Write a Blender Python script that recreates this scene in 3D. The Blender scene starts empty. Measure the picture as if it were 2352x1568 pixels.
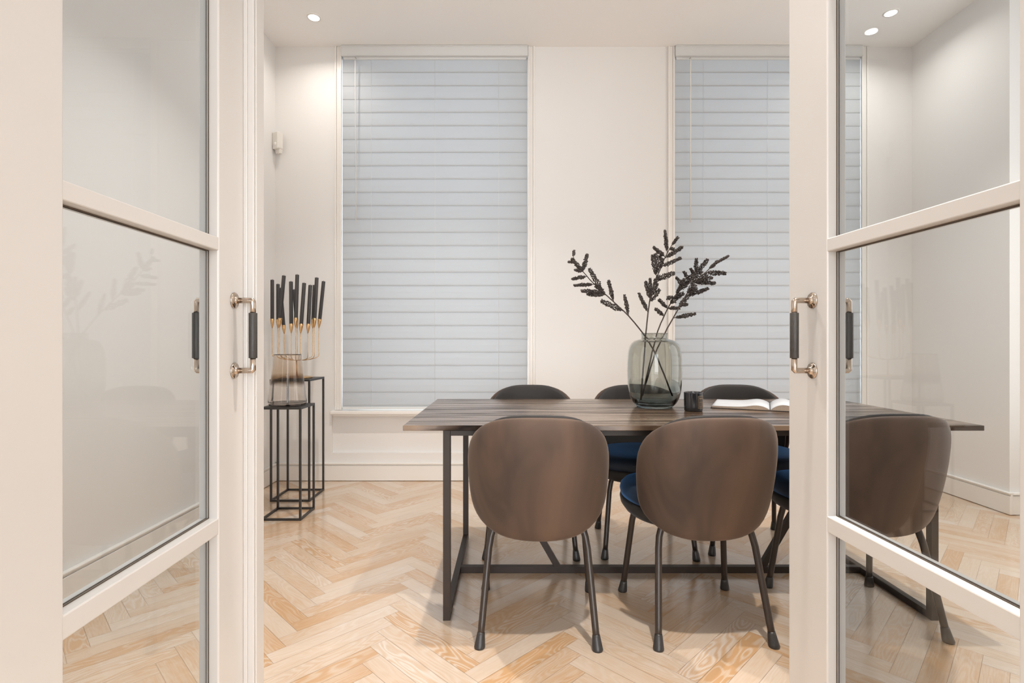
import bpy, math, random
from mathutils import Vector, Matrix
random.seed(7)
SC = bpy.context.scene
COL = SC.collection

# ------------------------------------------------------------------ camera
F = 1220.0            # focal length in pixels of the 2352 px wide frame
CH = 1.08             # camera height
cam_d = bpy.data.cameras.new('camera')
cam_d.sensor_width = 36.0
cam_d.lens = F / 2352.0 * 36.0
cam_d.clip_start = 0.02
cam = bpy.data.objects.new('camera', cam_d)
cam.location = (0, 0, CH)
cam.rotation_euler = (math.radians(90), 0, 0)
COL.objects.link(cam)
SC.camera = cam

# ------------------------------------------------------------------ world, exposure
SC.view_settings.view_transform = 'Standard'
SC.view_settings.look = 'None'
SC.view_settings.gamma = 1.0
SC.view_settings.use_curve_mapping = False
SC.view_settings.exposure = -1.30
w = bpy.data.worlds.new('world')
SC.world = w
w.use_nodes = True
w.node_tree.nodes['Background'].inputs[0].default_value = (0.93, 0.965, 1.0, 1)
w.node_tree.nodes['Background'].inputs[1].default_value = 13.0
SC.cycles.use_denoising = True
SC.cycles.max_bounces = 9
SC.cycles.diffuse_bounces = 5
SC.cycles.glossy_bounces = 5
SC.cycles.transmission_bounces = 8
SC.cycles.transparent_max_bounces = 12
SC.cycles.caustics_reflective = False
SC.cycles.caustics_refractive = False
SC.cycles.sample_clamp_indirect = 4.0

def area(name, loc, rot, size, power, color, size_y=None, spread=180, parent=None):
    l = bpy.data.lights.new(name, 'AREA')
    l.energy = power
    l.color = color
    if size_y:
        l.shape = 'RECTANGLE'; l.size = size; l.size_y = size_y
    else:
        l.shape = 'DISK'; l.size = size
    l.spread = math.radians(spread)
    o = bpy.data.objects.new(name, l)
    o.location = loc; o.rotation_euler = rot
    COL.objects.link(o)
    if parent: o.parent = parent
    return o

WARM = (1.0, 0.925, 0.845)
DAY = (0.86, 0.93, 1.0)
# added fill lights, out of view: one behind the camera, one on each side wall
area('hall_fill_light', (0.8, -6.9, 1.75), (math.radians(90), 0, 0), 4.4, 420, (0.97, 0.985, 1.0), 2.9)
area('side_fill_light', (3.44, 2.05, 1.85), (0, math.radians(90), 0), 2.7, 66, (1.0, 0.985, 0.965), 2.1)
area('side_fill_light', (-1.83, 1.30, 1.85), (0, math.radians(-90), 0), 2.7, 24, (1.0, 0.985, 0.965), 1.1)

# ------------------------------------------------------------------ materials
def mat(name):
    m = bpy.data.materials.new(name); m.use_nodes = True
    nt = m.node_tree
    return m, nt, nt.nodes['Principled BSDF']

def plain(name, col, rough=0.5, metal=0.0, spec=0.5, coat=0.0, bump=0.0, bscale=60, var=0.0, vscale=4, sheen=0.0):
    m, nt, p = mat(name)
    p.inputs['Base Color'].default_value = (*col, 1)
    p.inputs['Roughness'].default_value = rough
    p.inputs['Metallic'].default_value = metal
    p.inputs['Specular IOR Level'].default_value = spec
    p.inputs['Coat Weight'].default_value = coat
    p.inputs['Sheen Weight'].default_value = sheen
    tc = nt.nodes.new('ShaderNodeTexCoord')
    if var:
        n = nt.nodes.new('ShaderNodeTexNoise'); n.inputs['Scale'].default_value = vscale; n.inputs['Detail'].default_value = 4
        nt.links.new(tc.outputs['Object'], n.inputs['Vector'])
        r = nt.nodes.new('ShaderNodeMapRange')
        r.inputs['From Min'].default_value = 0.3; r.inputs['From Max'].default_value = 0.7
        r.inputs['To Min'].default_value = 1 - var; r.inputs['To Max'].default_value = 1 + var
        nt.links.new(n.outputs['Fac'], r.inputs['Value'])
        mx = nt.nodes.new('ShaderNodeVectorMath'); mx.operation = 'SCALE'
        mx.inputs[0].default_value = col
        nt.links.new(r.outputs['Result'], mx.inputs['Scale'])
        nt.links.new(mx.outputs['Vector'], p.inputs['Base Color'])
    if bump:
        n2 = nt.nodes.new('ShaderNodeTexNoise'); n2.inputs['Scale'].default_value = bscale; n2.inputs['Detail'].default_value = 3
        nt.links.new(tc.outputs['Object'], n2.inputs['Vector'])
        b = nt.nodes.new('ShaderNodeBump'); b.inputs['Strength'].default_value = bump; b.inputs['Distance'].default_value = 0.002
        nt.links.new(n2.outputs['Fac'], b.inputs['Height'])
        nt.links.new(b.outputs['Normal'], p.inputs['Normal'])
    return m

M = {}
M['wall'] = plain('wall_paint', (0.83, 0.822, 0.812), 0.75, bump=0.05, bscale=150, var=0.008, vscale=1.5)
M['ceiling'] = plain('ceiling_paint', (0.93, 0.922, 0.91), 0.8, bump=0.04, bscale=120, var=0.006, vscale=1.5)
M['trim'] = plain('trim_paint', (0.86, 0.84, 0.81), 0.35, bump=0.03, bscale=60, var=0.006)
M['door'] = plain('door_lacquer', (0.665, 0.652, 0.638), 0.28, bump=0.04, bscale=25, var=0.006)
M['gasket'] = plain('dark_gasket', (0.09, 0.065, 0.045), 0.6, var=0.1)
M['metal'] = plain('satin_nickel', (0.50, 0.42, 0.35), 0.18, 1.0, var=0.05, vscale=20)
M['leather'] = plain('black_leather', (0.045, 0.04, 0.036), 0.45, bump=0.3, bscale=300, var=0.1)
M['black_metal'] = plain('black_steel', (0.018, 0.0165, 0.0165), 0.42, 0.0, spec=0.6, bump=0.05, bscale=200, var=0.08)
M['bronze_metal'] = plain('bronze_steel', (0.032, 0.023, 0.018), 0.32, 0.1, spec=0.45, bump=0.05, bscale=200, var=0.08)
M['table_metal'] = plain('table_steel', (0.034, 0.024, 0.019), 0.45, 0.0, spec=0.3, bump=0.05, bscale=200, var=0.08)
M['brass'] = plain('antique_brass', (0.62, 0.40, 0.20), 0.25, 1.0, bump=0.2, bscale=60, var=0.15, vscale=40)
M['candle'] = plain('black_wax', (0.035, 0.032, 0.032), 0.5, bump=0.1, bscale=80, var=0.06)
M['branch'] = plain('dry_stem', (0.05, 0.036, 0.03), 0.7, bump=0.6, bscale=150, var=0.3, vscale=30)
M['berry'] = plain('dried_berry', (0.055, 0.043, 0.038), 0.6, bump=0.6, bscale=400, var=0.4, vscale=120)
M['white_plastic'] = plain('white_plastic', (0.80, 0.78, 0.74), 0.4, var=0.01)
M['paper'] = plain('paper', (0.56, 0.585, 0.62), 0.6, bump=0.05, bscale=80, var=0.02)
M['page_edge'] = plain('page_edges', (0.50, 0.41, 0.33), 0.7, var=0.1, vscale=200)
M['book_cover'] = plain('black_book_cover', (0.04, 0.033, 0.03), 0.5, var=0.1)
M['jar'] = plain('black_glass_jar', (0.022, 0.024, 0.028), 0.08, 0.0, spec=0.7, var=0.1)
M['jar_label'] = plain('jar_label_dark', (0.05, 0.038, 0.03), 0.4, var=0.3, vscale=60)
M['gold_ink'] = plain('gold_ink', (0.40, 0.28, 0.17), 0.35, 0.7, var=0.1)
M['wax_light'] = plain('jar_wax', (0.12, 0.11, 0.10), 0.5, var=0.1)
M['chrome'] = plain('steel_ring', (0.75, 0.74, 0.72), 0.25, 1.0, var=0.03)
M['underlay'] = plain('dark_seam', (0.30, 0.20, 0.13), 0.8, var=0.1)

def emission(name, col, s):
    m = bpy.data.materials.new(name); m.use_nodes = True
    nt = m.node_tree; nt.nodes.clear()
    e = nt.nodes.new('ShaderNodeEmission'); e.inputs[0].default_value = (*col, 1); e.inputs[1].default_value = s
    o = nt.nodes.new('ShaderNodeOutputMaterial'); nt.links.new(e.outputs[0], o.inputs[0])
    return m
M['lamp'] = emission('lamp_lens', (1.0, 0.96, 0.91), 30)

def thin_glass(name, tint, ior=1.5, rough=0.0):
    m = bpy.data.materials.new(name); m.use_nodes = True
    nt = m.node_tree; nt.nodes.clear()
    fr = nt.nodes.new('ShaderNodeFresnel')
    # the same outside-air reflectance on both faces of the sheet
    ge = nt.nodes.new('ShaderNodeNewGeometry'); mr = nt.nodes.new('ShaderNodeMapRange')
    mr.inputs['To Min'].default_value = ior; mr.inputs['To Max'].default_value = 1.0 / ior
    nt.links.new(ge.outputs['Backfacing'], mr.inputs['Value']); nt.links.new(mr.outputs['Result'], fr.inputs['IOR'])
    t = nt.nodes.new('ShaderNodeBsdfTransparent'); t.inputs[0].default_value = (*tint, 1)
    g = nt.nodes.new('ShaderNodeBsdfGlossy'); g.inputs['Roughness'].default_value = rough
    mx = nt.nodes.new('ShaderNodeMixShader')
    o = nt.nodes.new('ShaderNodeOutputMaterial')
    nt.links.new(fr.outputs[0], mx.inputs[0]); nt.links.new(t.outputs[0], mx.inputs[1]); nt.links.new(g.outputs[0], mx.inputs[2])
    nt.links.new(mx.outputs[0], o.inputs[0])
    return m
M['door_glass'] = thin_glass('door_glass', (0.94, 0.965, 0.98))
M['window_glass'] = thin_glass('window_glass', (0.96, 0.98, 1.0))

def real_glass(name, bottom, top, z0, z1, ior=1.45):
    # tint runs from foot to rim; the foot colour paints in reflections
    m, nt, p = mat(name)
    p.inputs['Roughness'].default_value = 0.0
    p.inputs['Transmission Weight'].default_value = 1.0
    p.inputs['IOR'].default_value = ior
    tc = nt.nodes.new('ShaderNodeTexCoord'); sp = nt.nodes.new('ShaderNodeSeparateXYZ')
    nt.links.new(tc.outputs['Object'], sp.inputs[0])
    ns = nt.nodes.new('ShaderNodeTexNoise'); ns.inputs['Scale'].default_value = 9
    nt.links.new(tc.outputs['Object'], ns.inputs['Vector'])
    ad = nt.nodes.new('ShaderNodeMath'); ad.operation = 'MULTIPLY_ADD'; ad.inputs[1].default_value = 0.05
    nt.links.new(ns.outputs['Fac'], ad.inputs[0]); nt.links.new(sp.outputs['Z'], ad.inputs[2])
    r = nt.nodes.new('ShaderNodeMapRange')
    r.inputs['From Min'].default_value = z0; r.inputs['From Max'].default_value = z1
    nt.links.new(ad.outputs[0], r.inputs['Value'])
    cr = nt.nodes.new('ShaderNodeValToRGB')
    cr.color_ramp.elements[0].color = (*bottom, 1); cr.color_ramp.elements[1].color = (*top, 1)
    nt.links.new(r.outputs['Result'], cr.inputs['Fac'])
    nt.links.new(cr.outputs['Color'], p.inputs['Base Color'])
    return m, cr
M['smoke_glass'], _ = real_glass('smoked_glass', (0.34, 0.44, 0.47), (0.71, 0.725, 0.69), 0.0, 0.16)  # dark foot tint stands in for the table and chair reflected there
M['amber_glass'], cr = real_glass('amber_glass', (0.70, 0.42, 0.28), (0.94, 0.88, 0.82), 0.0, 0.32)  # brown foot tint stands in for reflections at the base
for pos, c in ((0.15, (0.93, 0.90, 0.88)), (0.44, (0.95, 0.93, 0.91)), (0.53, (0.24, 0.17, 0.11)), (0.60, (0.50, 0.38, 0.26)), (0.70, (0.86, 0.77, 0.67))):
    e = cr.color_ramp.elements.new(pos); e.color = (*c, 1)

# velvet
def velvet(name, col, col2, sheen_col, sheen=0.2):
    m, nt, p = mat(name)
    tc = nt.nodes.new('ShaderNodeTexCoord')
    mp = nt.nodes.new('ShaderNodeMapping'); mp.inputs['Scale'].default_value = (1.1, 1.0, 0.4)
    nt.links.new(tc.outputs['Object'], mp.inputs['Vector'])
    n = nt.nodes.new('ShaderNodeTexNoise'); n.inputs['Scale'].default_value = 4.5; n.inputs['Detail'].default_value = 3
    n.inputs['Distortion'].default_value = 0.8
    nt.links.new(mp.outputs[0], n.inputs['Vector'])
    cr = nt.nodes.new('ShaderNodeValToRGB')
    cr.color_ramp.elements[0].position = 0.36; cr.color_ramp.elements[0].color = (*col, 1)
    cr.color_ramp.elements[1].position = 0.66; cr.color_ramp.elements[1].color = (*col2, 1)
    nt.links.new(n.outputs['Fac'], cr.inputs['Fac']); nt.links.new(cr.outputs['Color'], p.inputs['Base Color'])
    n2 = nt.nodes.new('ShaderNodeTexNoise'); n2.inputs['Scale'].default_value = 500
    nt.links.new(tc.outputs['Object'], n2.inputs['Vector'])
    b = nt.nodes.new('ShaderNodeBump'); b.inputs['Strength'].default_value = 0.15; b.inputs['Distance'].default_value = 0.001
    nt.links.new(n2.outputs['Fac'], b.inputs['Height']); nt.links.new(b.outputs['Normal'], p.inputs['Normal'])
    p.inputs['Roughness'].default_value = 0.6
    p.inputs['Specular IOR Level'].default_value = 0.35
    p.inputs['Sheen Weight'].default_value = sheen
    p.inputs['Sheen Roughness'].default_value = 0.35
    p.inputs['Sheen Tint'].default_value = (*sheen_col, 1)
    return m
M['velvet'] = velvet('taupe_velvet', (0.050, 0.033, 0.026), (0.108, 0.068, 0.047), (0.9, 0.75, 0.62))
M['velvet_in'] = velvet('charcoal_velvet', (0.018, 0.017, 0.017), (0.026, 0.023, 0.022), (0.6, 0.62, 0.7))
M['seat_velvet'] = velvet('slate_velvet', (0.012, 0.018, 0.030), (0.018, 0.028, 0.048), (0.12, 0.42, 1.0), 0.6)  # blue base and sheen tint imitate the blue highlight on the seats

# oak herringbone: the plank mesh gives metres along/across each plank and two random numbers
def oak():
    m, nt, p = mat('oak_herringbone')
    L = nt.links.new; N = nt.nodes.new
    uv = N('ShaderNodeUVMap'); uv.uv_map = 'plank'
    rn = N('ShaderNodeUVMap'); rn.uv_map = 'rnd'
    s = N('ShaderNodeSeparateXYZ'); L(uv.outputs[0], s.inputs[0])
    r = N('ShaderNodeSeparateXYZ'); L(rn.outputs[0], r.inputs[0])
    def math_(op, a, b=None, c=None):
        n = N('ShaderNodeMath'); n.operation = op
        for i, v in enumerate((a, b, c)):
            if v is None: continue
            if isinstance(v, (int, float)): n.inputs[i].default_value = v
            else: L(v, n.inputs[i])
        return n.outputs[0]
    z = math_('MULTIPLY', r.outputs['X'], 37.0)
    def vec(x, y, zz):
        c = N('ShaderNodeCombineXYZ')
        for i, v in enumerate((x, y, zz)): L(v, c.inputs[i])
        return c.outputs[0]
    # growth rings: a slowly wandering field cut into bands -> cathedral grain
    v1 = vec(math_('MULTIPLY', s.outputs['X'], 3.2), math_('MULTIPLY', s.outputs['Y'], 13.0), z)
    n1 = N('ShaderNodeTexNoise'); n1.inputs['Scale'].default_value = 1.0; n1.inputs['Detail'].default_value = 1.5
    L(v1, n1.inputs['Vector'])
    band = math_('SINE', math_('MULTIPLY', n1.outputs['Fac'], 95.0))
    band = math_('MULTIPLY_ADD', band, 0.5, 0.5)
    band = math_('POWER', band, 1.6)
    # fine pores
    v2 = vec(math_('MULTIPLY', s.outputs['X'], 9.0), math_('MULTIPLY', s.outputs['Y'], 260.0), z)
    n2 = N('ShaderNodeTexNoise'); n2.inputs['Scale'].default_value = 1.0; n2.inputs['Detail'].default_value = 3
    L(v2, n2.inputs['Vector'])
    # soft mottling inside a plank
    v3 = vec(math_('MULTIPLY', s.outputs['X'], 2.0), math_('MULTIPLY', s.outputs['Y'], 9.0), math_('ADD', z, 9.0))
    n3 = N('ShaderNodeTexNoise'); n3.inputs['Scale'].default_value = 1.0; n3.inputs['Detail'].default_value = 2
    L(v3, n3.inputs['Vector'])
    cr = N('ShaderNodeValToRGB')
    el = cr.color_ramp.elements
    el[0].position = 0.0; el[0].color = (0.54, 0.33, 0.17, 1)
    el[1].position = 1.0; el[1].color = (0.70, 0.615, 0.54, 1)
    e = el.new(0.45); e.color = (0.62, 0.485, 0.365, 1)
    # strength of the ring figure differs from plank to plank
    fig = math_('MULTIPLY_ADD', math_('POWER', r.outputs['Y'], 3.0), 0.50, 0.07)
    t = math_('MULTIPLY', math_('SUBTRACT', band, 0.5), fig)
    t = math_('ADD', t, math_('MULTIPLY_ADD', r.outputs['X'], 0.60, 0.10))
    t = math_('ADD', t, math_('MULTIPLY', math_('SUBTRACT', n2.outputs['Fac'], 0.5), 0.55))
    t = math_('ADD', t, math_('MULTIPLY', math_('SUBTRACT', n3.outputs['Fac'], 0.5), 0.8))
    cl = N('ShaderNodeClamp'); L(t, cl.inputs['Value'])
    L(cl.outputs[0], cr.inputs['Fac']); L(cr.outputs['Color'], p.inputs['Base Color'])
    p.inputs['Roughness'].default_value = 0.34
    p.inputs['Coat Weight'].default_value = 1.0; p.inputs['Coat Roughness'].default_value = 0.17; p.inputs['Coat IOR'].default_value = 1.75
    p.inputs['Specular IOR Level'].default_value = 0.55
    b = N('ShaderNodeBump'); b.inputs['Strength'].default_value = 0.3; b.inputs['Distance'].default_value = 0.0012
    L(math_('ADD', math_('MULTIPLY', n2.outputs['Fac'], 0.8), math_('MULTIPLY', band, 0.35)), b.inputs['Height'])
    L(b.outputs['Normal'], p.inputs['Normal'])
    return m
M['oak'] = oak()

def dark_wood():
    m, nt, p = mat('dark_oak_top')
    L = nt.links.new; N = nt.nodes.new
    tc = N('ShaderNodeTexCoord')
    mp = N('ShaderNodeMapping'); mp.inputs['Scale'].default_value = (1.6, 38.0, 10.0)
    L(tc.outputs['Object'], mp.inputs['Vector'])
    n = N('ShaderNodeTexNoise'); n.inputs['Scale'].default_value = 1.0; n.inputs['Detail'].default_value = 5; n.inputs['Distortion'].default_value = 0.5
    L(mp.outputs[0], n.inputs['Vector'])
    mp2 = N('ShaderNodeMapping'); mp2.inputs['Scale'].default_value = (7.0, 190.0, 10.0)
    L(tc.outputs['Object'], mp2.inputs['Vector'])
    n2 = N('ShaderNodeTexNoise'); n2.inputs['Scale'].default_value = 1.0; n2.inputs['Detail'].default_value = 3
    L(mp2.outputs[0], n2.inputs['Vector'])
    ad = N('ShaderNodeMath'); ad.operation = 'MULTIPLY_ADD'; ad.inputs[1].default_value = 0.4
    L(n2.outputs['Fac'], ad.inputs[0]); L(n.outputs['Fac'], ad.inputs[2])
    cr = N('ShaderNodeValToRGB')
    cr.color_ramp.elements[0].position = 0.50; cr.color_ramp.elements[0].color = (0.008, 0.005, 0.004, 1)
    cr.color_ramp.elements[1].position = 0.86; cr.color_ramp.elements[1].color = (0.21, 0.14, 0.09, 1)
    e = cr.color_ramp.elements.new(0.66); e.color = (0.075, 0.048, 0.032, 1)
    L(ad.outputs[0], cr.inputs['Fac']); L(cr.outputs['Color'], p.inputs['Base Color'])
    p.inputs['Roughness'].default_value = 0.25
    p.inputs['Coat Roughness'].default_value = 0.14; p.inputs['Coat IOR'].default_value = 1.5
    cw = N('ShaderNodeMapRange'); cw.inputs['From Min'].default_value = 0.62; cw.inputs['From Max'].default_value = 0.76
    cw.inputs['To Min'].default_value = 0.0; cw.inputs['To Max'].default_value = 0.45
    L(ad.outputs[0], cw.inputs['Value']); L(cw.outputs['Result'], p.inputs['Coat Weight'])
    sw = N('ShaderNodeMapRange'); sw.inputs['From Min'].default_value = 0.58; sw.inputs['From Max'].default_value = 0.74
    sw.inputs['To Min'].default_value = 0.05; sw.inputs['To Max'].default_value = 0.45
    L(ad.outputs[0], sw.inputs['Value']); L(sw.outputs['Result'], p.inputs['Specular IOR Level'])
    b = N('ShaderNodeBump'); b.inputs['Strength'].default_value = 0.4; b.inputs['Distance'].default_value = 0.003
    L(ad.outputs[0], b.inputs['Height']); L(b.outputs['Normal'], p.inputs['Normal'])
    return m
M['dark_wood'] = dark_wood()

def slat_mat():
    m, nt, p = mat('blind_slats')
    L = nt.links.new; N = nt.nodes.new
    p.inputs['Base Color'].default_value = (0.62, 0.632, 0.632, 1)
    p.inputs['Roughness'].default_value = 0.5
    tr = N('ShaderNodeBsdfTranslucent'); tr.inputs[0].default_value = (0.70, 0.76, 0.82, 1)
    mx = N('ShaderNodeMixShader'); mx.inputs[0].default_value = 0.32
    o = nt.nodes['Material Output']
    L(p.outputs[0], mx.inputs[1]); L(tr.outputs[0], mx.inputs[2]); L(mx.outputs[0], o.inputs[0])
    return m
M['slat'] = slat_mat()
M['blind_rail'] = plain('blind_rail', (0.72, 0.735, 0.735), 0.4, var=0.01)
M['cord'] = plain('white_cord', (0.82, 0.82, 0.80), 0.6, var=0.02)

# ------------------------------------------------------------------ mesh helpers
class MB:
    def __init__(s): s.v = []; s.f = []; s.sm = []
    def add(s, vs, fs, smooth=False):
        o = len(s.v); s.v += [tuple(v) for v in vs]
        s.f += [tuple(i + o for i in f) for f in fs]; s.sm += [smooth] * len(fs)
        return s
    def box(s, x0, x1, y0, y1, z0, z1):
        x0, x1 = min(x0, x1), max(x0, x1); y0, y1 = min(y0, y1), max(y0, y1)
        v = [(x, y, z) for z in (z0, z1) for y in (y0, y1) for x in (x0, x1)]
        f = [(0, 2, 3, 1), (4, 5, 7, 6), (0, 1, 5, 4), (2, 6, 7, 3), (0, 4, 6, 2), (1, 3, 7, 5)]
        return s.add(v, f)
    def prism(s, pts, y0, y1):
        """outline pts in xz, extruded along y"""
        n = len(pts)
        v = [(x, y0, z) for x, z in pts] + [(x, y1, z) for x, z in pts]
        f = [tuple(range(n)), tuple(range(2 * n - 1, n - 1, -1))]
        f += [(i, (i + 1) % n + 0, (i + 1) % n + n, i + n)[::-1] for i in range(n)]
        return s.add(v, f)
    def tube(s, pts, r, n=12, smooth=True, caps=True):
        pts = [Vector(p) for p in pts]
        rs = r if isinstance(r, (list, tuple)) else [r] * len(pts)
        vs = []; fs = []; nrm = None
        for i, p in enumerate(pts):
            if i == 0: t = pts[1] - p
            elif i == len(pts) - 1: t = p - pts[i - 1]
            else: t = (pts[i + 1] - p).normalized() + (p - pts[i - 1]).normalized()
            t.normalize()
            if nrm is None:
                a = Vector((0, 0, 1)) if abs(t.z) < 0.9 else Vector((1, 0, 0))
                nrm = t.cross(a).normalized()
            else:
                nrm = (nrm - t * nrm.dot(t)).normalized()
            b = t.cross(nrm)
            k = 1.0
            if 0 < i < len(pts) - 1:
                c = (pts[i + 1] - p).normalized().dot((p - pts[i - 1]).normalized())
                k = 1 / max(0.5, math.sqrt((1 + c) / 2)) if c < 0.95 else 1.0
            for j in range(n):
                a = 2 * math.pi * j / n
                vs.append(p + (nrm * math.cos(a) + b * math.sin(a)) * rs[i] * (k if False else 1))
        for i in range(len(pts) - 1):
            for j in range(n):
                a = i * n + j; b2 = i * n + (j + 1) % n
                fs.append((a, b2, b2 + n, a + n))
        s.add(vs, fs, smooth)
        if caps:
            o = len(s.v) - len(vs)
            s.f.append(tuple(o + j for j in range(n))[::-1]); s.sm.append(False)
            e = o + (len(pts) - 1) * n
            s.f.append(tuple(e + j for j in range(n))); s.sm.append(False)
        return s
    def lathe(s, prof, n=48, c=(0, 0, 0), axis='z', smooth=True):
        vs = []; fs = []
        for r, z in prof:
            for j in range(n):
                a = 2 * math.pi * j / n
                q = (r * math.cos(a), r * math.sin(a), z)
                if axis == 'x': q = (q[2], q[0], q[1])
                if axis == 'y': q = (q[0], q[2], q[1])
                vs.append((q[0] + c[0], q[1] + c[1], q[2] + c[2]))
        for i in range(len(prof) - 1):
            for j in range(n):
                a = i * n + j; b = i * n + (j + 1) % n
                fs.append((a, b, b + n, a + n))
        return s.add(vs, fs, smooth)
    def build(s, name, m, parent=None, bevel=0.0, seg=2, solid=None):
        me = bpy.data.meshes.new(name)
        me.from_pydata(s.v, [], s.f); me.validate(); me.update()
        if len(me.polygons) == len(s.sm):
            me.polygons.foreach_set('use_smooth', s.sm)
        me.materials.append(m)
        import bmesh
        bm = bmesh.new(); bm.from_mesh(me)
        bmesh.ops.remove_doubles(bm, verts=bm.verts, dist=1e-6)
        bmesh.ops.recalc_face_normals(bm, faces=bm.faces)
        bm.to_mesh(me); bm.free()
        o = bpy.data.objects.new(name, me); COL.objects.link(o)
        if parent: o.parent = parent
        if bevel:
            md = o.modifiers.new('bevel', 'BEVEL'); md.width = bevel; md.segments = seg
            md.limit_method = 'ANGLE'; md.angle_limit = math.radians(40)
            md.harden_normals = False
        return o

def thing(name, label, cat, loc=(0, 0, 0), rz=0.0, group=None):
    o = bpy.data.objects.new(name, None); COL.objects.link(o)
    o.location = loc; o.rotation_euler = (0, 0, rz)
    o['label'] = label; o['category'] = cat
    if group: o['group'] = group
    o.empty_display_size = 0.1
    return o
def tag(o, label, cat, group=None):
    o['label'] = label; o['category'] = cat
    if group: o['group'] = group
    return o
def struct(o): o['kind'] = 'structure'; return o
def kids(o): return [c for c in bpy.data.objects if c.parent == o]
def dup(root, loc, rz, label):
    def cp(o, parent):
        c = o.copy(); COL.objects.link(c); c.parent = parent
        for k in kids(o): cp(k, c)
        return c
    c = cp(root, None); c.location = loc; c.rotation_euler = (0, 0, rz); c['label'] = label
    return c

# ------------------------------------------------------------------ room shell
YB = 4.13; XL = -1.84; XR = 3.11; ZC = 3.37
PX = YB / F          # metres per pixel on the back wall
W1 = (-1.324, 0.125); W2 = (1.263, 2.715); ZS = 0.549
YF = 0.645            # room face of the wall that holds the double doors

# floor
def build_floor():
    W = 0.07; n = 7
    c45 = math.sqrt(0.5)
    me = bpy.data.meshes.new('floor'); v = []; f = []; uv = []; rn = []
    x0, x1, y0, y1 = -2.7, 4.4, -7.2, 5.0
    ox = -0.80
    def plank(u0, u1, v0, v1, horiz):
        g = 0.0004
        P = [(u0 * W + g, v0 * W + g), (u1 * W - g, v0 * W + g), (u1 * W - g, v1 * W - g), (u0 * W + g, v1 * W - g)]
        Q = [((a - b) * c45 + ox, (a + b) * c45) for a, b in P]
        if max(q[0] for q in Q) < x0 or min(q[0] for q in Q) > x1 or max(q[1] for q in Q) < y0 or min(q[1] for q in Q) > y1: return
        o = len(v)
        a, b = random.random(), random.random()
        ou, ov = random.random() * 20, random.random() * 20
        for q, pq in zip(Q, P):
            v.append((min(max(q[0], x0), x1), min(max(q[1], y0), y1), 0.0))
            uu, vv = (pq if horiz else (pq[1], pq[0]))
            uv.append((uu + ou, vv + ov)); rn.append((a, b))
        f.append((o, o + 1, o + 2, o + 3))
    R = 90
    for i in range(-110, R):
        for j in range(-11, 12):
            bx = i + n * j; by = i - n * j
            plank(bx, bx + n, by, by + 1, True)
            plank(bx - 1, bx, by, by + n, False)
    # keep the planks that have area after clipping at the skirting
    me.from_pydata(v, [], f)
    l1 = me.uv_layers.new(name='plank'); l2 = me.uv_layers.new(name='rnd')
    for lp in me.loops:
        l1.data[lp.index].uv = uv[lp.vertex_index]; l2.data[lp.index].uv = rn[lp.vertex_index]
    me.materials.append(M['oak']); me.materials.append(M['underlay'])
    # the dark bed under the joints, part of the same floor
    import bmesh
    bm = bmesh.new(); bm.from_mesh(me)
    vs = [bm.verts.new(p) for p in ((x0, y0, -0.002), (x1, y0, -0.002), (x1, y1, -0.002), (x0, y1, -0.002))]
    fc = bm.faces.new(vs); fc.material_index = 1
    vs = [bm.verts.new(p) for p in ((x0, y0, -0.1), (x1, y0, -0.1), (x1, y1, -0.1), (x0, y1, -0.1))]
    fc = bm.faces.new(vs[::-1]); fc.material_index = 1
    bm.to_mesh(me); bm.free()
    o = bpy.data.objects.new('floor', me); COL.objects.link(o)
    return struct(o)
build_floor()

struct(MB().box(-2.1, 3.7, -7.0, 4.5, ZC, ZC + 0.12).build('ceiling', M['ceiling']))

# back wall with two full-height window bays and a sunk panel under each
b = MB(); D = 0.34
PAN = 0.035; E = 0.078; PZ0, PZ1 = 0.213, 0.503
b.box(XL - 0.2, W1[0] - E, YB, YB + D, 0, ZC)
b.box(W1[1] + E, W2[0] - E, YB, YB + D, 0, ZC)
b.box(W2[1] + E, XR + 0.4, YB, YB + D, 0, ZC)
for a, c in (W1, W2):
    for x0, x1 in ((a - E, a), (c, c + E)): b.box(x0, x1, YB, YB + D, PZ1, ZC)
    b.box(a - E, c + E, YB + PAN, YB + D, 0, PZ1)         # sunk back of the panel
    b.box(a, c, YB + PAN, YB + D, PZ1, ZS - 0.03)
    b.box(a - E, c + E, YB, YB + PAN, 0, PZ0)
struct(b.build('wall_back', M['wall']))
struct(MB().box(XL - 0.2, XL, YF - 0.25, YB, 0, ZC).build('wall_left', M['wall']))
b = MB(); b.box(XR, XR + 0.36, 3.32, YB, 0, ZC); b.box(XR + 0.36, XR + 0.56, YF - 0.25, YB, 0, ZC)
struct(b.build('wall_right', M['wall']))
b = MB()
OL, OR_, OT = -0.690, 0.785, 3.015
b.box(XL, OL, YF - 0.25, YF, 0, ZC); b.box(OR_, XR + 0.36, YF - 0.25, YF, 0, ZC); b.box(OL, OR_, YF - 0.25, YF, OT, ZC)
struct(b.build('wall_front', M['wall']))
b = MB()
b.box(XL - 0.2, XL, -7.0, YF - 0.25, 0, ZC); b.box(XR + 0.36, XR + 0.56, -7.0, YF - 0.25, 0, ZC)
struct(b.build('wall_hall', M['wall']))

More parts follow.
